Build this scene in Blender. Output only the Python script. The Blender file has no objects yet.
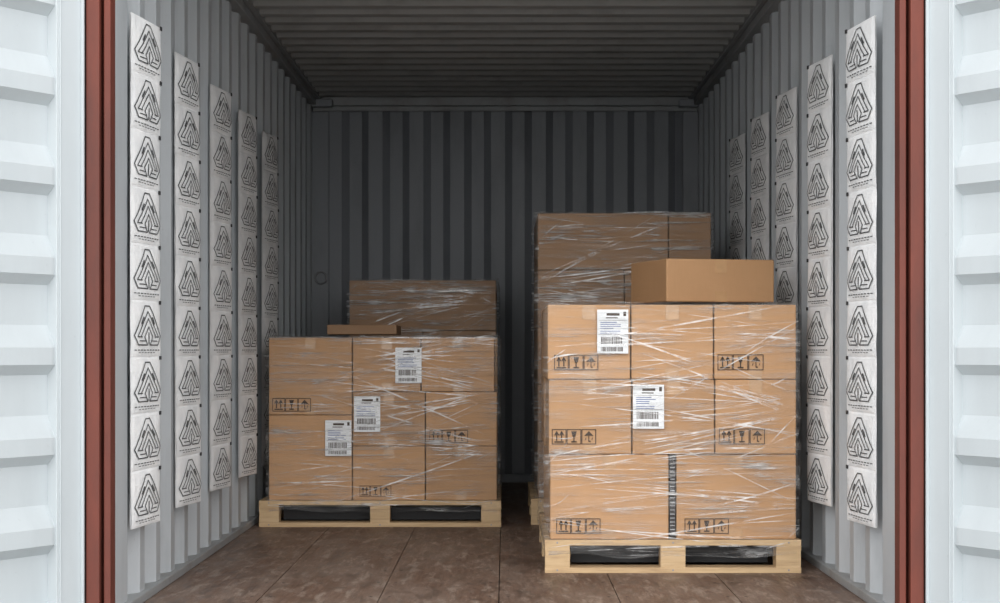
import bpy, bmesh, math, random
from mathutils import Vector, noise, Matrix
random.seed(7)
S = bpy.context.scene
S.view_settings.view_transform = 'Standard'
S.view_settings.look = 'None'

# ------------------------------------------------------------------ materials
def new_mat(name):
    m = bpy.data.materials.new(name); m.use_nodes = True
    nt = m.node_tree
    b = nt.nodes['Principled BSDF']
    return m, nt, b
def ramp(nt, fac, stops):
    r = nt.nodes.new('ShaderNodeValToRGB')
    cr = r.color_ramp
    while len(cr.elements) < len(stops): cr.elements.new(0.5)
    for e, (p, c) in zip(cr.elements, stops):
        e.position = p; e.color = (c[0], c[1], c[2], 1) if len(c) == 3 else c
    nt.links.new(fac, r.inputs[0]); return r.outputs[0]
def coords(nt, scale=(1,1,1), rot=(0,0,0), kind='Object', loc=(0,0,0)):
    tc = nt.nodes.new('ShaderNodeTexCoord'); mp = nt.nodes.new('ShaderNodeMapping')
    mp.inputs['Scale'].default_value = scale; mp.inputs['Rotation'].default_value = rot
    mp.inputs['Location'].default_value = loc
    nt.links.new(tc.outputs[kind], mp.inputs[0]); return mp.outputs[0]
def noise_n(nt, vec, scale, detail=4, rough=.55, dist=0):
    n = nt.nodes.new('ShaderNodeTexNoise')
    n.inputs['Scale'].default_value = scale; n.inputs['Detail'].default_value = detail
    n.inputs['Roughness'].default_value = rough; n.inputs['Distortion'].default_value = dist
    nt.links.new(vec, n.inputs['Vector']); return n.outputs['Fac']
def mixc(nt, fac, a, b, mode='MIX'):
    m = nt.nodes.new('ShaderNodeMix'); m.data_type = 'RGBA'; m.blend_type = mode
    for s, v in ((0, fac), (6, a), (7, b)):
        if isinstance(v, (int, float)): m.inputs[s].default_value = v
        elif isinstance(v, tuple): m.inputs[s].default_value = (*v[:3], 1)
        else: nt.links.new(v, m.inputs[s])
    return m.outputs[2]
def math_n(nt, op, a, b=0.0, clamp=False):
    m = nt.nodes.new('ShaderNodeMath'); m.operation = op; m.use_clamp = clamp
    for i, v in enumerate((a, b)):
        if isinstance(v, (int, float)): m.inputs[i].default_value = v
        else: nt.links.new(v, m.inputs[i])
    return m.outputs[0]
def madd(nt, a, b, c):
    o = math_n(nt, 'MULTIPLY_ADD', a, b); o.node.inputs[2].default_value = c; return o
def bump(nt, b, h, strength=.3, dist=.01):
    n = nt.nodes.new('ShaderNodeBump'); n.inputs['Strength'].default_value = strength
    n.inputs['Distance'].default_value = dist
    nt.links.new(h, n.inputs['Height']); nt.links.new(n.outputs[0], b.inputs['Normal'])

def paint(name, c, dirt, rough=.5, dirt_amt=(.5,.8), streak=True, spots=.35):
    m, nt, b = new_mat(name)
    v = coords(nt, (1,1,.25) if streak else (1,1,1))
    n1 = noise_n(nt, v, 5, 6, .65)
    f = ramp(nt, n1, [(dirt_amt[0], (0,0,0)), (dirt_amt[1], (1,1,1))])
    n2 = noise_n(nt, coords(nt), 45, 4, .7)
    f2 = ramp(nt, n2, [(.66, (0,0,0)), (.74, (1,1,1))])
    col = mixc(nt, f, c, dirt)
    col = mixc(nt, math_n(nt, 'MULTIPLY', f2, spots), col, tuple(x*.45 for x in c))
    nt.links.new(col, b.inputs['Base Color']); b.inputs['Roughness'].default_value = rough
    bump(nt, b, n2, .12, .004)
    return m
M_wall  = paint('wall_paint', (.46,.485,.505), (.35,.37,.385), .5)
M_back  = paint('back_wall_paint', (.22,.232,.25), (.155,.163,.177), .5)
M_ceil  = paint('ceiling_paint', (.37,.37,.36), (.25,.245,.235), .6, streak=False)
M_rail  = paint('rail_paint', (.30,.31,.315), (.2,.18,.16), .55, streak=False)
M_door  = paint('door_paint', (.48,.52,.54), (.43,.47,.49), .5, (.45,.85), spots=.15)
M_red   = paint('red_oxide_paint', (.150,.030,.016), (.08,.02,.013), .65, (.40,.70))
def simple(name, c, rough=.6, metal=0):
    m, nt, b = new_mat(name)
    n1 = noise_n(nt, coords(nt), 30, 3)
    col = mixc(nt, n1, c, tuple(x*.75 for x in c))
    nt.links.new(col, b.inputs['Base Color'])
    b.inputs['Roughness'].default_value = rough; b.inputs['Metallic'].default_value = metal
    return m
M_rubber = simple('black_rubber', (.02,.02,.022), .7)
M_steel = simple('steel', (.3,.3,.31), .4, .8)
M_ink = simple('black_ink', (.035,.03,.03), .7)
M_greyink = simple('grey_ink', (.075,.08,.085), .7)
M_cardink = simple('brown_print', (.06,.038,.025), .8)
M_label = simple('label_paper', (.80,.82,.84), .5)
M_labelblue = simple('label_blue_print', (.12,.17,.35), .5)
M_tape = simple('packing_tape', (.50,.30,.15), .25)
m, nt, b = new_mat('nonwoven_fabric'); M_pad = m
n1 = noise_n(nt, coords(nt), 12, 4)
nt.links.new(ramp(nt, n1, [(.3,(.78,.79,.80)),(.7,(.92,.92,.92))]), b.inputs['Base Color'])
b.inputs['Roughness'].default_value = .75; bump(nt, b, n1, .5, .012)

def cardboard(name, c1, c2):
    m, nt, b = new_mat(name)
    oi = nt.nodes.new('ShaderNodeObjectInfo')
    v = coords(nt)
    n1 = noise_n(nt, v, 3.5, 5, .6); n2 = noise_n(nt, coords(nt, (1,1,.08)), 160, 3, .6)
    col = mixc(nt, n1, c1, c2)
    col = mixc(nt, math_n(nt,'MULTIPLY', n2, .22), col, tuple(x*.6 for x in c2))
    var = madd(nt, oi.outputs['Random'], .22, .86)
    g = nt.nodes.new('ShaderNodeCombineColor')
    for i in range(3): nt.links.new(var, g.inputs[i])
    col = mixc(nt, 1.0, col, g.outputs[0], 'MULTIPLY')
    nt.links.new(col, b.inputs['Base Color']); b.inputs['Roughness'].default_value = .7
    bump(nt, b, n1, .35, .01)
    return m
M_card = cardboard('cardboard', (.50,.290,.145), (.42,.235,.110))
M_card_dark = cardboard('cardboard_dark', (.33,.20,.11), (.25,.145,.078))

m, nt, b = new_mat('pallet_wood'); M_wood = m
n1 = noise_n(nt, coords(nt, (.6,5,8)), 6, 6, .65, .6)
n2 = noise_n(nt, coords(nt), 3, 3)
col = ramp(nt, n1, [(.25,(.33,.21,.11)),(.5,(.54,.38,.21)),(.75,(.63,.46,.28))])
col = mixc(nt, math_n(nt,'MULTIPLY',n2,.35), col, (.4,.27,.16))
nt.links.new(col, b.inputs['Base Color']); b.inputs['Roughness'].default_value = .75
bump(nt, b, n1, .3, .005)

# floor plywood
m, nt, b = new_mat('plywood_floor'); M_floor = m
v = coords(nt)
g1 = noise_n(nt, coords(nt, (16,.7,1)), 5, 8, .7, .3)
g2 = noise_n(nt, coords(nt,(1.8,.6,1)), 2.2, 6, .6, .2)
g3 = noise_n(nt, coords(nt, (3,.6,1), (0,0,.06)), 8, 10, .78, .3)
col = ramp(nt, g1, [(.3,(.095,.052,.036)),(.5,(.150,.088,.060)),(.7,(.20,.125,.088))])
sx_ = nt.nodes.new('ShaderNodeSeparateXYZ'); nt.links.new(v, sx_.inputs[0])
pl = math_n(nt,'FLOOR', math_n(nt,'DIVIDE', math_n(nt,'ADD', sx_.outputs[0], .02), .39))
wn = nt.nodes.new('ShaderNodeTexWhiteNoise'); wn.noise_dimensions='1D'; nt.links.new(pl, wn.inputs['W'])
col = mixc(nt, math_n(nt,'MULTIPLY', wn.outputs['Value'], .45), col, (.085,.050,.036))
col = mixc(nt, ramp(nt, g2, [(.42,(0,0,0)),(.62,(.7,.7,.7))]), col, (.215,.155,.122))
col = mixc(nt, ramp(nt, g3, [(.51,(0,0,0)),(.60,(.65,.65,.65))]), col, (.34,.27,.22))
g4 = noise_n(nt, coords(nt, (2.4,.7,1), loc=(4,2,0)), 6, 9, .75, .3)
col = mixc(nt, ramp(nt, g4, [(.51,(0,0,0)),(.60,(.65,.65,.65))]), col, (.06,.037,.027))
nt.links.new(col, b.inputs['Base Color'])
nt.links.new(ramp(nt, g4, [(.35,(.62,.62,.62)),(.65,(.38,.38,.38))]), b.inputs['Roughness'])
bump(nt, b, g1, .25, .006)

# stretch film
def film(name, base, gain, seed, white=.85):
    m, nt, b = new_mat(name)
    out = nt.nodes['Material Output']
    def layer(sx, sz, rot, scale, lo, hi, loc, dist=.3, det=5):
        n = noise_n(nt, coords(nt, (sx, sz, 1), (0,0,rot), 'UV', loc), scale, det, .6, dist)
        return ramp(nt, n, [(lo,(0,0,0)),(hi,(1,1,1))])
    a = layer(.9, 26, .06, 2.2, .51, .70, (seed,1,0))  # white streaks paint the wrinkle glints into the film's opacity
    c = layer(.8, 60, -.05, 2.4, .53, .70, (seed+3,5,0))
    d = layer(2.0, 14, .35, 2.2, .57, .72, (seed+7,2,0), .5)
    e = layer(2.2, 12, -.4, 2.0, .58, .72, (seed+9,8,0), .5)
    mask = layer(1.6, 3.0, 0, 2.4, .40, .66, (seed+2,4,0), 0, 3)
    haze = layer(1.1, 5.0, .1, 2.0, .48, .75, (seed+12,3,0), .3, 4)  # soft white sheen patches, painted as opacity too
    s = math_n(nt,'ADD', a, c); s = math_n(nt,'ADD', s, d); s = math_n(nt,'ADD', s, e)
    s = math_n(nt,'MULTIPLY', s, gain)
    s = math_n(nt,'MULTIPLY', s, madd(nt, mask, .95, .15))
    s = math_n(nt,'ADD', s, madd(nt, haze, .15, base))
    s = math_n(nt,'MINIMUM', s, .85, True)
    tr = nt.nodes.new('ShaderNodeBsdfTransparent'); mx = nt.nodes.new('ShaderNodeMixShader')
    b.inputs['Base Color'].default_value = (white,white,white*.99,1)
    b.inputs['Roughness'].default_value = .2; b.inputs['Specular IOR Level'].default_value = 1.0
    hh = math_n(nt,'ADD', a, math_n(nt,'ADD', c, d))
    bump(nt, b, hh, .8, .015)
    nt.links.new(s, mx.inputs[0]); nt.links.new(tr.outputs[0], mx.inputs[1]); nt.links.new(b.outputs[0], mx.inputs[2])
    nt.links.new(mx.outputs[0], out.inputs[0])
    return m
M_film = film('stretch_film', .01, .48, 0)
M_film_rear = film('stretch_film_rear', .0, .85, 11)
m, nt, b = new_mat('film_fold'); M_fold = m
out = nt.nodes['Material Output']
tr = nt.nodes.new('ShaderNodeBsdfTransparent'); mx = nt.nodes.new('ShaderNodeMixShader')
f = ramp(nt, noise_n(nt, coords(nt), 11, 4), [(.38,(.0,.0,.0)),(.66,(.66,.66,.66))])
nt.links.new(f, mx.inputs[0]); nt.links.new(tr.outputs[0], mx.inputs[1]); nt.links.new(b.outputs[0], mx.inputs[2])
b.inputs['Base Color'].default_value = (.92,.92,.92,1); b.inputs['Roughness'].default_value = .2
nt.links.new(mx.outputs[0], out.inputs[0])

# ------------------------------------------------------------------ geometry helpers
class Geo:
    def __init__(s): s.v=[]; s.f=[]; s.mi=[]
    def quad(s, a,b,c,d, mi=0):
        n=len(s.v); s.v += [tuple(a),tuple(b),tuple(c),tuple(d)]; s.f.append((n,n+1,n+2,n+3)); s.mi.append(mi)
    def box(s, x0,x1,y0,y1,z0,z1, mi=0, xf=None):
        p=[Vector((x,y,z)) for x in (x0,x1) for y in (y0,y1) for z in (z0,z1)]
        if xf: p=[xf(*q) for q in p]
        n=len(s.v); s.v += [tuple(q) for q in p]
        for f in ((0,1,3,2),(4,6,7,5),(0,4,5,1),(2,3,7,6),(0,2,6,4),(1,5,7,3)):
            s.f.append(tuple(n+i for i in f)); s.mi.append(mi)
    def stroke(s, xf, p, q, w, mi=0):
        d=Vector((q[0]-p[0], q[1]-p[1]))
        if d.length<1e-6: return
        d.normalize(); n=Vector((-d.y,d.x))*w/2; d=d*w/2*.6
        P=[(p[0]-d.x+n.x,p[1]-d.y+n.y),(q[0]+d.x+n.x,q[1]+d.y+n.y),(q[0]+d.x-n.x,q[1]+d.y-n.y),(p[0]-d.x-n.x,p[1]-d.y-n.y)]
        s.quad(*[xf(*k) for k in P], mi)
    def rect(s, xf, x0,x1,z0,z1, mi=0):
        s.quad(xf(x0,z0),xf(x1,z0),xf(x1,z1),xf(x0,z1), mi)
    def grid(s, rows, mi=0):
        n=len(s.v); R=len(rows); C=len(rows[0])
        for r in rows: s.v += [tuple(p) for p in r]
        for i in range(R-1):
            for j in range(C-1):
                s.f.append((n+i*C+j, n+i*C+j+1, n+(i+1)*C+j+1, n+(i+1)*C+j)); s.mi.append(mi)
    def obj(s, name, mats, parent=None, smooth=False, bevel=0, recalc=True):
        me=bpy.data.meshes.new(name); me.from_pydata(s.v,[],s.f)
        for m in mats: me.materials.append(m)
        for p,i in zip(me.polygons,s.mi): p.material_index=i; p.use_smooth=smooth
        if recalc:
            bm=bmesh.new(); bm.from_mesh(me); bmesh.ops.recalc_face_normals(bm, faces=bm.faces); bm.to_mesh(me); bm.free()
        me.update()
        o=bpy.data.objects.new(name, me); S.collection.objects.link(o)
        if parent: o.parent=parent
        if bevel:
            md=o.modifiers.new('bevel','BEVEL'); md.width=bevel; md.segments=2; md.limit_method='ANGLE'; md.angle_limit=math.radians(50)
        return o
def empty(name):
    e=bpy.data.objects.new(name,None); S.collection.objects.link(e); e.empty_display_size=.2; return e

def trap(a0, a1, pitch, depth, flat, slope):
    pts=[]; a=a0
    while a < a1:
        for da,o in ((0,0),(flat,0),(flat+slope,depth),(pitch-slope,depth)):
            if a+da<a1: pts.append((a+da,o))
        a+=pitch
    pts.append((a1,0)); return pts

# ------------------------------------------------------------------ container shell
W=1.175; L=5.9; H=2.345
for side,sx in (('left',-1),('right',1)):
    pr=[(0.02,0)]+trap(0.13, L, .278, .036, .075, .062)
    g=Geo(); g.grid([[ (sx*(W+o), y, z) for y,o in pr] for z in (-.02,.6,1.2,1.8,2.36)])
    g.box(*sorted((sx*(W+.04),sx*(W+.06))), 0, L, -.05, 2.42)
    g.obj('wall_'+side, [M_wall])
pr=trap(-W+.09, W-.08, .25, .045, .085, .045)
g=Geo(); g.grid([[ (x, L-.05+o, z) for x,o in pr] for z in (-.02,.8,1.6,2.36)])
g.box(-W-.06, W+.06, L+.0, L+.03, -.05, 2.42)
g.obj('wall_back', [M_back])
pr=trap(0, L, .21, .026, .07, .03)
g=Geo(); g.grid([[ (x, y, H+o) for y,o in pr] for x in (-W-.04,0,W+.04)])
g.box(-W-.06, W+.06, 0, L+.03, H+.03, H+.06)
g.obj('ceiling', [M_ceil])
for i,sx in enumerate((-1,1)):
    g=Geo()
    g.box(*sorted((sx*(W-.03),sx*(W+.05))), 0, L-.06, H-.05, H+.02)
    g.box(*sorted((sx*(W-.055),sx*(W-.03))), 0, L-.06, H-.012, H+.02)
    g.obj('trim_%d'%(i+1), [M_rail], bevel=.004)
for i,sx in enumerate((-1,1)):
    g=Geo(); g.box(*sorted((sx*(W-.018),sx*(W+.04))), 0.02, L-.06, 0.0, .03)
    g.obj('baseboard_'+('left','right')[i], [M_rail], bevel=.004)
g=Geo(); g.box(-W+.001, W-.001, L-.11, L-.045, H-.045, H+.01); g.box(-W+.001,W-.001,L-.075,L-.055,H-.075,H-.045)
g.obj('trim_3', [M_rail], bevel=.005)
g=Geo()
g.box(-W-.02,-W+.10,L-.07,L-.0,0,H-.075); g.box(W-.09,W+.02,L-.07,L-.0,0,H-.075)
g.box(-W+.001,-W+.13,L-.17,L-.11,H-.06,H-.012); g.box(W-.12,W-.001,L-.17,L-.11,H-.06,H-.012)
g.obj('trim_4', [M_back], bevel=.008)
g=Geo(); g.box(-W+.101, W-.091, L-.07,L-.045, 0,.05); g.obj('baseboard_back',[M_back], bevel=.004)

# floor
g=Geo()
xs=[-W-.04,-.80,-.41,-.02,.37,.76,W+.04]
for i in range(6):
    ys=[0]; y=(2.43 if i%2 else 3.1)
    ys+= [y, L]
    for a,b_ in zip(ys,ys[1:]):
        g.box(xs[i]+.0016, xs[i+1]-.0016, a+.001, b_-.001, -.028, 0, 0)
    for k in range(16):
        for dx in (.03,-.03):
            xx = xs[i]+.03 if dx>0 else xs[i+1]-.03
            if abs(xx)>W-.03: continue
            yy=.15+k*.37
            r=.006
            n=len(g.v)
            g.v += [(xx+r*math.cos(t*math.pi/4), yy+r*math.sin(t*math.pi/4), .0008) for t in range(8)]
            g.f.append(tuple(range(n,n+8))); g.mi.append(1)
g.box(-W-.04,W+.04,0,L,-.06,-.03,1)
g.box(-W-.05,W+.05,-.07,-.002,-.06,-.004,2)
g.obj('floor',[M_floor,M_ink,M_steel])

for i,(x,z) in enumerate([(-W+.05,.35),(-W+.05,1.25),(W-.05,1.25)]):
    bpy.ops.mesh.primitive_torus_add(major_radius=.035, minor_radius=.006, location=(x,L-.078,z), rotation=(math.radians(90),0,0))
    o=bpy.context.object; o.name='lashing_ring'; o.data.materials.append(M_steel)

# ------------------------------------------------------------------ door posts (red) and doors
for i,sx in enumerate((-1,1)):
    g=Geo()
    def B(a,b_,y0,y1,z0,z1,mi=0): g.box(*sorted((sx*a,sx*b_)),y0,y1,z0,z1,mi)
    B(1.174,1.194,-.050,.02,-.12,2.5)
    B(1.194,1.204,-.010,.02,-.12,2.5)
    B(1.204,1.244,-.065,.02,-.12,2.5)
    B(1.244,1.249,-.055,.0,-.12,2.5,1)
    B(1.249,1.33,-.02,.05,-.12,2.5)
    g.obj('trim_%d'%(5+i), [M_red,M_rubber], bevel=.004)
g=Geo(); g.box(-1.25,1.25,-.065,.02,2.40,2.52); g.obj('trim_7',[M_red],bevel=.005)

ang=math.radians(60)
for i,sx in enumerate((-1,1)):
    hx,hy=(1.250,-.070)
    u=Vector((math.cos(ang),-math.sin(ang))); n=Vector((-math.sin(ang),-math.cos(ang)))
    def D(t,d,z):
        p=Vector((hx,hy))+u*t-n*d
        return Vector((sx*p.x,p.y,z))
    g=Geo(); z0,z1=-.02,2.33
    fw=.112; DW=1.15; dp=.036
    g.box(0,fw,0,.055,z0,z1,0,D); g.box(DW-fw,DW,0,.055,z0,z1,0,D)
    g.box(fw,DW-fw,0,.055,z0,z0+.09,0,D); g.box(fw,DW-fw,0,.055,z1-.09,z1,0,D)
    g.box(.006,.014,-.010,0,z0,z1,0,D)
    g.box(.095,.101,-.003,0,z0+.01,z1-.01,0,D)
    pr=[]
    pr.append((z0+.09,dp))
    zc=.81+ (350-165)/345 - .262*6
    while zc<z1-.15:
        if zc-.10>z0+.1:
            pr += [(zc-.085,dp),(zc-.055,.003),(zc-.005,.003),(zc+.060,dp)]
        zc+=.262
    pr.append((z1-.09,dp))
    rows=[]
    for t,kf in ((fw,0.9),(fw+.014,1),(DW-fw-.014,1),(DW-fw,0.9)):
        rows.append([D(t, dp-(dp-d)*kf, zz) for zz,d in pr])
    g.grid(rows,0)
    g.box(fw,DW-fw,.052,.056,z0+.05,z1-.05,0,D)
    g.obj('door_%d'%(i+1), [M_door,M_rubber], bevel=.003)

# ------------------------------------------------------------------ desiccant strips on the side walls
def motif():
    st=[]
    st += [((.03,.36),(.42,.95),.026),((.97,.36),(.58,.95),.026),((.42,.95),(.58,.95),.026)]
    st += [((.13,.34),(.50,.84),.024),((.87,.34),(.50,.84),.024)]
    st += [((.24,.34),(.50,.70),.024),((.76,.34),(.50,.70),.024)]
    st += [((.03,.36),(.16,.18),.026),((.16,.18),(.46,.18),.026),((.97,.36),(.84,.18),.026),((.84,.18),(.54,.18),.026),
           ((.46,.18),(.36,.34),.024),((.54,.18),(.64,.34),.024),((.36,.34),(.50,.54),.024),((.64,.34),(.50,.54),.024),
           ((.13,.34),(.28,.34),.024),((.87,.34),(.72,.34),.024),((.20,.26),(.40,.26),.022),((.80,.26),(.60,.26),.022),
           ((.50,.20),(.50,.42),.03),((.28,.60),(.36,.72),.04),((.72,.60),(.64,.72),.04)]
    for k in range(9):
        x=.06+k*.10; st.append(((x,.08),(x+.06,.08),.02))
    for k in range(6):
        x=.2+k*.10; st.append(((x,.03),(x+.06,.03),.014))
    return st
MOT=motif()
def desiccant(sx, y0, ztop=1.862, npad=9, pitch=.179, w=.30, tilt=.034):
    z0=ztop-npad*pitch
    ph=random.random()*9
    def surf(u,v,lift=0):
        pv=(v/pitch)%1.0
        bul=.009*(max(0,math.sin(math.pi*u))**.5)*(max(0,math.sin(math.pi*pv))**.5)+.002*noise.noise(Vector((u*4,v*18,ph)))
        sway=.004*math.sin(v*3+ph)
        xx=(W-.012)-tilt*u-bul-lift-abs(sway)*u
        return Vector((sx*xx, y0+w*u+.012*math.sin(v*2.3+ph)+.004*math.sin(v*35), z0+v))
    g=Geo()
    rows=[]
    for i in range(npad):
        for q in (0,.04,.12,.25,.5,.75,.88,.96):
            rows.append([surf(k/10, (i+q)*pitch) for k in range(11)])
    rows.append([surf(k/10, npad*pitch) for k in range(11)])
    g.grid(rows,0)
    g.grid([[surf(u,v,-.004) for u in (0,1)] for v in (0,npad*pitch)],0)
    for i in range(npad):
        def xf(a,b_):
            uu = .03+.94*a
            return surf(uu, (i+.05+.90*b_)*pitch, .0022)
        for p,q,wd in MOT:
            M=5
            for k in range(M):
                a=(p[0]+(q[0]-p[0])*k/M, p[1]+(q[1]-p[1])*k/M); b_=(p[0]+(q[0]-p[0])*(k+1)/M, p[1]+(q[1]-p[1])*(k+1)/M)
                g.stroke(xf,a,b_,wd*.95,1)
        c=surf(.97,(i+.98)*pitch,.003)
        g.box(c.x-.002,c.x+.002,c.y-.012,c.y+.008,c.z-.006,c.z+.006,2)
    return g.obj('desiccant_strip',[M_pad,M_greyink,M_rubber])
for k in range(5): desiccant(-1,.20+.79*k)
for k in range(5): desiccant(1,.25+.80*k)

# ------------------------------------------------------------------ pallets / cartons
def pallet(parent,x0,x1,y0,y1,z=0,h=.12):
    g=Geo(); w=x1-x0; d=y1-y0
    bw=.09; t=.02
    for yy in (y0,(y0+y1)/2-bw/2,y1-bw):
        g.box(x0,x1,yy,yy+bw,z,z+t)
        for xx in (x0+.001,(x0+x1)/2-bw/2,x1-bw-.001):
            g.box(xx,xx+bw,yy+.002,yy+bw-.002,z+t,z+h-2*t)
    for xx in (x0,(x0+x1)/2-bw/2,x1-bw):
        g.box(xx,xx+bw,y0,y1,z+h-2*t,z+h-t)
    nb=7; pw=(d-.02*(nb-1))/nb
    for k in range(nb):
        yy=y0+k*(pw+.02); g.box(x0,x1,yy,yy+pw,z+h-t,z+h)
    for xx in (x0+.045,(x0+x1)/2,x1-.045):
        for dz in (z+.01,z+h-.01):
            g.box(xx-.003,xx+.003,y0-.001,y0,dz-.003,dz+.003,1)
    return g.obj('pallet',[M_wood,M_steel],parent,bevel=.003)

def carton(parent,name,x0,x1,y0,y1,z0,z1,mat=None,tape=True,rot=0,gap=.004):
    bm=bmesh.new(); bmesh.ops.create_cube(bm,size=1)
    bmesh.ops.subdivide_edges(bm,edges=bm.edges[:],cuts=5,use_grid_fill=True)
    sx,sy,sz=x1-x0-gap,y1-y0-gap,z1-z0-.002
    ph=Vector((random.random()*50,random.random()*50,0))
    for v in bm.verts:
        c=v.co.copy()
        e=Vector([1-abs(2*k)**2 for k in c]) 
        p=Vector((c.x*sx,c.y*sy,c.z*sz))
        nn=noise.noise(p*4+ph)*.004-.002
        if abs(abs(c.y)-.5)<1e-4: p.y+= (1 if c.y>0 else -1)*min(0,nn)*max(0,e.x)*max(0,e.z)*1.5
        if abs(abs(c.x)-.5)<1e-4: p.x+= (1 if c.x>0 else -1)*min(0,nn)*max(0,e.y)*max(0,e.z)*1.5
        v.co=p
    me=bpy.data.meshes.new(name); bm.to_mesh(me); bm.free()
    me.materials.append(mat or M_card)
    o=bpy.data.objects.new(name,me); S.collection.objects.link(o)
    o.location=((x0+x1)/2,(y0+y1)/2,(z0+z1)/2+.0); o.rotation_euler=(0,0,rot)
    if parent: o.parent=parent
    md=o.modifiers.new('bevel','BEVEL'); md.width=.005; md.segments=3; md.limit_method='ANGLE'; md.angle_limit=math.radians(50)
    if tape:
        g=Geo()
        hx,hy,hz=sx/2,sy/2,sz/2
        def F(u,v): return Vector((u,-hy-.0006,v))
        tw=.024
        g.rect(F,-tw,tw,hz-.055,hz-.001,0)
        g.rect(F,-tw,tw,-hz+.001,-hz+.04,0)
        g.quad((-tw,-hy,hz+.0006),(tw,-hy,hz+.0006),(tw,hy,hz+.0006),(-tw,hy,hz+.0006),0)
        g.quad((-.001,-hy,hz+.0009),(.001,-hy,hz+.0009),(.001,hy,hz+.0009),(-.001,hy,hz+.0009),1)
        g.obj('tape',[M_tape,M_cardink],o)
    return o

def icons(g,x,z,y,s=.048,n=3,mi=0):
    for k in range(n):
        ox=x+k*(s*1.08)
        def F(u,v,ox=ox): return Vector((ox+u*s, y, z+v*s*1.05))
        w=.055
        for p,q in (((0,0),(1,0)),((1,0),(1,1)),((1,1),(0,1)),((0,1),(0,0))): g.stroke(F,p,q,w,mi)
        kind=k%3
        if kind==0:
            for cx in (.32,.68):
                g.stroke(F,(cx,.25),(cx,.8),.09,mi); g.stroke(F,(cx-.13,.62),(cx,.85),.08,mi); g.stroke(F,(cx+.13,.62),(cx,.85),.08,mi)
            g.stroke(F,(.18,.14),(.82,.14),.09,mi)
        elif kind==1:
            g.quad(F(.3,.88),F(.7,.88),F(.6,.5),F(.4,.5),mi); g.stroke(F,(.5,.5),(.5,.18),.08,mi); g.stroke(F,(.32,.15),(.68,.15),.09,mi)
        else:
            g.quad(F(.5,.9),F(.85,.55),F(.5,.58),F(.15,.55),mi); g.stroke(F,(.5,.55),(.5,.2),.06,mi); g.stroke(F,(.5,.18),(.62,.18),.07,mi)
            g.stroke(F,(.25,.3),(.3,.42),.05,mi); g.stroke(F,(.72,.3),(.77,.42),.05,mi)
def label(g,x0,x1,z0,z1,y,mi=1,ink=0,blue=2):
    w=x1-x0; h=z1-z0
    def F(u,v): return Vector((x0+u*w,y,z0+v*h))
    def G(u,v): return Vector((x0+u*w,y-.0006,z0+v*h))
    g.rect(F,0,1,0,1,mi)
    g.rect(G,.30,.72,.86,.92,ink)
    g.rect(G,.28,.66,.80,.825,ink)
    rnd=random.Random(int(x0*1e4))
    for k,zz in enumerate((.70,.655,.61,.565,.50,.455)):
        g.rect(G,.10,.10+rnd.uniform(.35,.75),zz,zz+.018,blue)
    for zz in (.43,.75): g.rect(G,.05,.95,zz,zz+.006,ink)
    for za,zb in ((.22,.38),(.05,.15)):
        u=.12
        while u<.80:
            b_=rnd.choice((.012,.02,.03)); g.rect(G,u,u+b_,za,zb,ink); u+=b_+rnd.choice((.012,.02))
    g.rect(G,.84,.93,.85,.95,ink)

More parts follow.
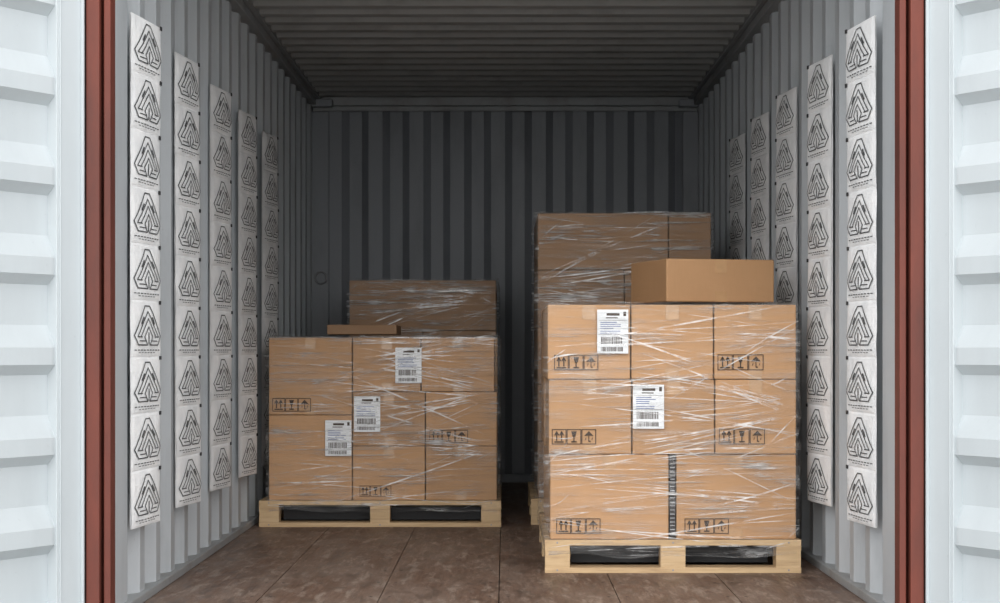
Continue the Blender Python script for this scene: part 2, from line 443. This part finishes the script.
def wrap(parent,x0,x1,y0,y1,z0,z1,mat,seed=0,strands=70,top=True):
    off=.011; r=.02
    X0,X1,Y0,Y1=x0-off,x1+off,y0-off,y1+off
    per=[]
    def seg(a,b_,n,nx,ny):
        for k in range(n):
            t=k/n; per.append((a[0]+(b_[0]-a[0])*t,a[1]+(b_[1]-a[1])*t,nx,ny))
    seg((X0+r,Y0),(X1-r,Y0),60,0,-1); per.append((X1-r,Y0,0,-1)); per.append((X1-.3*r,Y0+.3*r,.7,-.7))
    seg((X1,Y0+r),(X1,Y1-r),50,1,0); per.append((X1,Y1-r,1,0)); per.append((X1-.3*r,Y1-.3*r,.7,.7))
    seg((X1-r,Y1),(X0+r,Y1),40,0,1); per.append((X0+r,Y1,0,1)); per.append((X0+.3*r,Y1-.3*r,-.7,.7))
    seg((X0,Y1-r),(X0,Y0+r),50,-1,0); per.append((X0,Y0+r,-1,0)); per.append((X0+.3*r,Y0+.3*r,-.7,-.7))
    per.append(per[0])
    nz=int((z1-z0)/.010)
    verts=[];faces=[];uv=[]
    us=[0]
    for a,b_ in zip(per,per[1:]): us.append(us[-1]+math.hypot(b_[0]-a[0],b_[1]-a[1]))
    C=len(per)
    for i in range(nz+1):
        z=z0+(z1-z0)*i/nz
        for j,(x,y,nx,ny) in enumerate(per):
            u=us[j] if j<C-1 else 0
            d=noise.noise(Vector((u*2.5+seed, z*45+u*4.0, seed)))*.0045+noise.noise(Vector((u*7+seed, z*26-u*7, 5)))*.004
            d=max(-.007,d)
            zz=z
            if i==nz: zz+=noise.noise(Vector((u*7,seed,1)))*.008
            if i==0: zz+=noise.noise(Vector((u*5,seed,4)))*.02
            verts.append((x+nx*d,y+ny*d,zz)); uv.append((us[j],z))
    for i in range(nz):
        for j in range(C-1): faces.append((i*C+j,i*C+j+1,(i+1)*C+j+1,(i+1)*C+j))
    if top:
        base=nz*C; n=len(verts)
        for ring,(ins,dz) in enumerate(((.03,.004),(.12,.002))):
            for j,(x,y,nx,ny) in enumerate(per):
                u=us[j] if j<C-1 else 0
                ii=ins*(1+.8*noise.noise(Vector((u*4,seed,ring))))
                px=min(max(x,X0+ii),X1-ii); py=min(max(y,Y0+ii),Y1-ii)
                verts.append((px,py,z1+dz+abs(noise.noise(Vector((u*14,seed,3))))*.006)); uv.append((us[j],z1+ins))
        for ring in range(2):
            a=base if ring==0 else n; b_=n+ring*C
            for j in range(C-1): faces.append((a+j,a+j+1,b_+j+1,b_+j))
    me=bpy.data.meshes.new('stretch_wrap'); me.from_pydata(verts,[],faces); me.materials.append(mat)
    l=me.uv_layers.new(name='UVMap')
    for lp in me.loops: l.data[lp.index].uv=uv[lp.vertex_index]
    for p in me.polygons: p.use_smooth=True
    o=bpy.data.objects.new('stretch_wrap',me); S.collection.objects.link(o); o.parent=parent
    R=random.Random(seed*13+5); g=Geo()
    def strand(F,a,b_,w,sag):
        n=9; prev=None
        d=Vector((b_[0]-a[0],b_[1]-a[1])); 
        if d.length<.02: return
        nn=Vector((-d.y,d.x)).normalized()
        for k in range(n+1):
            t=k/n; p=Vector((a[0]+d.x*t,a[1]+d.y*t))+nn*sag*math.sin(math.pi*t)
            ww=w*math.sin(math.pi*min(.99,max(.03,t)))**.8*.5
            cur=(F(*(p+nn*ww)),F(*(p-nn*ww)))
            if prev: g.quad(prev[0],cur[0],cur[1],prev[1],0)
            prev=cur
    fans=[(R.choice((x0,x1,R.uniform(x0,x1))),R.uniform(z0,z1)) for _ in range(10)]
    for k in range(strands):
        e=.0185+R.random()*.002
        def F(u,v): return Vector((u,y0-e,v))
        if R.random()<.55:
            a=R.choice(fans); sgn=1 if a[0]<(x0+x1)/2 else -1
            a=(a[0],a[1]+R.uniform(-.03,.03))
            t=(0 if sgn>0 else math.pi)+R.gauss(0,.26)
        else:
            a=(R.uniform(x0,x1),R.uniform(z0,z1)); t=R.choice((0,math.pi))+R.gauss(0.03,.08)
        ln=R.uniform(.2,.9)
        b_=(min(x1,max(x0,a[0]+ln*math.cos(t))),min(z1,max(z0+.03,a[1]+ln*math.sin(t))))
        strand(F,a,b_,R.choice((.001,.0015,.002,.002,.003,.004,.006)),R.uniform(-.012,.012))
    for side,xx in (('l',x0-.0185),('r',x1+.0185)):
        for k in range(strands//3):
            def F(u,v): return Vector((xx,u,v))
            a=(R.uniform(y0,y1),R.uniform(z0,z1)); t=R.choice((0,math.pi))+R.gauss(0,.2); ln=R.uniform(.15,.6)
            b_=(min(y1,max(y0,a[0]+ln*math.cos(t))),min(z1,max(z0,a[1]+ln*math.sin(t))))
            strand(F,a,b_,R.choice((.0015,.003,.005)),R.uniform(-.02,.02))
    g.obj('film_folds',[M_fold],parent,recalc=False)

# ---- right front stack
E=empty('wrapped_carton_pallet')
px0,px1,py0,py1=.145,1.076,1.18,2.36
pallet(E,px0,px1,py0,py1)
cx=[.153,.458,.760,1.062]; zr=[.12,.430,.703,.976]
yf=1.195; ym=1.77; yb=2.345
for r in (1,2):
    for c in range(3):
        dx=.004 if r==1 else 0
        carton(E,'carton',cx[c]+dx,cx[c+1]+dx if c<2 else cx[3],yf,ym,zr[r],zr[r+1])
        carton(E,'carton',cx[c],cx[c+1],ym,yb,zr[r],zr[r+1],tape=False)
carton(E,'carton',.162,.598,yf,ym,zr[0],zr[1]); carton(E,'carton',.622,1.062,yf,ym,zr[0],zr[1])
carton(E,'carton',.162,.598,ym,yb,zr[0],zr[1],tape=False); carton(E,'carton',.622,1.062,ym,yb,zr[0],zr[1],tape=False)
g=Geo(); g.box(.600,.620,yf+.004,yf+.02,zr[0]+.01,zr[1]-.002,0)  # black strip paints the shade in the gap between the cartons
k=zr[0]+.02
while k<zr[1]-.02:
    g.box(.601,.619,yf+.002,yf+.004,k,k+.0015,1); k+=.012+random.uniform(0,.004)  # white lines imitate film stretched over the gap
g.obj('gap_shade_strip',[M_ink,M_label],E)
g=Geo(); yp=yf-.0015
icons(g,.18,.738,yp,.050); icons(g,.775,.738,yp,.052)
icons(g,.172,.468,yp,.050); icons(g,.78,.468,yp,.052)
icons(g,.188,.143,yp,.050); icons(g,.655,.143,yp,.050)
for (a,c) in ((.335,.957),(.465,.684)):
    label(g,a,a+.113,c-.160,c,yf-.0125,1,0,2)
g.obj('printed_marks',[M_cardink,M_label,M_labelblue],E,recalc=False)
wrap(E,.150,1.066,yf-.003,yb,.06,.980,M_film,1,120)
g=Geo(); g.box(px0+.1,px1-.1,py0+.16,py0+.17,.021,.078,0); g.obj('dark_strip',[M_rubber],E)  # thin black strip set across the pallet openings

# loose carton on top
o=carton(None,'cardboard_box',.548,.992,1.52,1.94,.9925,1.158,rot=math.radians(15))
# ---- right rear tall stack
E=empty('wrapped_carton_pallet')
pallet(E,.12,1.0,3.06,4.2)
zz=.12
for r in range(5):
    h=.2655
    for a,b_ in ((.15,.555),(.555,.96)):
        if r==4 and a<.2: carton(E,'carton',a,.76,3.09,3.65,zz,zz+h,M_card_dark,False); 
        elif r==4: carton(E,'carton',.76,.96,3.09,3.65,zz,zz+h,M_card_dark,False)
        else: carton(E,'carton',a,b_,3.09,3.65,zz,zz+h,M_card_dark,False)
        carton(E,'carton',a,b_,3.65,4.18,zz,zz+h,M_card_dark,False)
    zz+=h
wrap(E,.148,.962,3.088,4.182,.05,zz+.004,M_film_rear,2,160)

# ---- left front stack
E=empty('wrapped_carton_pallet')
pallet(E,-1.126,-.018,2.95,4.0)
X=[-1.085,-.70,-.365,-.035]; yf=2.965; ym=3.47; yb=3.985
carton(E,'carton',X[0],X[1],yf,ym,.12,.512,tape=False); carton(E,'carton',X[0],X[1],yf,ym,.512,.868)
carton(E,'carton',X[0],X[1],ym,yb,.12,.512,tape=False); carton(E,'carton',X[0],X[1],ym,yb,.512,.868,tape=False)
for r in range(3):
    a=.12+r*.2493
    for c in (1,2):
        s=-.02 if (r==2) else 0
        l=X[c]+(s if c==2 else 0); rr=X[c+1]+(s if c==1 else 0)-(.012 if (r==2 and c==2) else 0)
        carton(E,'carton',l,rr,yf,ym,a,a+.2493)
        carton(E,'carton',X[c],X[c+1],ym,yb,a,a+.2493,tape=False)
g=Geo(); yp=yf-.0015
icons(g,-1.065,.53,yp,.055); icons(g,-.345,.385,yp,.055); icons(g,-.665,.14,yp,.045)
for (a,c) in ((-.502,.821),(-.691,.598),(-.823,.488)):
    label(g,a,a+.120,c-.163,c,yf-.0125,1,0,2)
g.obj('printed_marks',[M_cardink,M_label,M_labelblue],E,recalc=False)
wrap(E,-1.088,-.032,yf-.003,yb,.07,.871,M_film,5,130)
g=Geo(); g.box(-1.03,-.11,3.1,3.11,.021,.078,0); g.obj('dark_strip',[M_rubber],E)  # same black strip behind this pallet's front blocks
carton(None,'flat_cardboard_box',-.86,-.52,3.40,3.80,.884,.933,M_card_dark,tape=False)

# ---- left rear stack
E=empty('wrapped_carton_pallet')
pallet(E,-.90,-.03,4.16,5.3)
zz=.12
for r in range(4):
    h=.264
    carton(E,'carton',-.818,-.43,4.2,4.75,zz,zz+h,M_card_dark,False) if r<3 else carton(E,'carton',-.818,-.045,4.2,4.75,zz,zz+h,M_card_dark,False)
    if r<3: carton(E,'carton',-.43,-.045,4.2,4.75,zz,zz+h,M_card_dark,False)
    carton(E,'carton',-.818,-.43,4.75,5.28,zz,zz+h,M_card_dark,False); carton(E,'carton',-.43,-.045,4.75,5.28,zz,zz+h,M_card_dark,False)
    zz+=h
wrap(E,-.82,-.043,4.198,5.282,.05,zz+.004,M_film_rear,8,160)

# ------------------------------------------------------------------ outside ground
m, nt, b = new_mat('concrete_yard')
nt.links.new(ramp(nt, noise_n(nt, coords(nt), 3, 6), [(.3,(.25,.25,.24)),(.7,(.36,.36,.35))]), b.inputs['Base Color']); b.inputs['Roughness'].default_value=.85
g=Geo(); g.rect(lambda u,v: Vector((u,v,-.14)),-30,30,-30,20); g.obj('ground',[m],recalc=False)

# ------------------------------------------------------------------ light
w=bpy.data.worlds.new('overcast'); S.world=w; w.use_nodes=True
nt=w.node_tree; bg=nt.nodes['Background']
tc=nt.nodes.new('ShaderNodeTexCoord'); sp=nt.nodes.new('ShaderNodeSeparateXYZ'); nt.links.new(tc.outputs['Generated'],sp.inputs[0])
c=ramp(nt, sp.outputs[2], [(0.0,(.92,.93,.95)),(1.0,(1,1,1))])
nt.links.new(c,bg.inputs[0]); bg.inputs[1].default_value=2.4
sd=bpy.data.lights.new('frontal_key','SUN'); sd.energy=1.9; sd.angle=math.radians(60); sd.color=(1,.98,.95)  # added soft frontal key, standing in for bright overcast sky behind the camera
so=bpy.data.objects.new('frontal_key',sd); S.collection.objects.link(so)
so.rotation_euler=(math.radians(74),0,math.radians(-2))

# ------------------------------------------------------------------ camera
cd=bpy.data.cameras.new('camera'); cam=bpy.data.objects.new('camera',cd); S.collection.objects.link(cam)
cam.location=(0,-5.63,.81); cam.rotation_euler=(math.radians(90),0,0)
cd.sensor_width=36; cd.lens=67.5; cd.shift_x=-.005; cd.shift_y=.0485; cd.clip_end=100
S.camera=cam
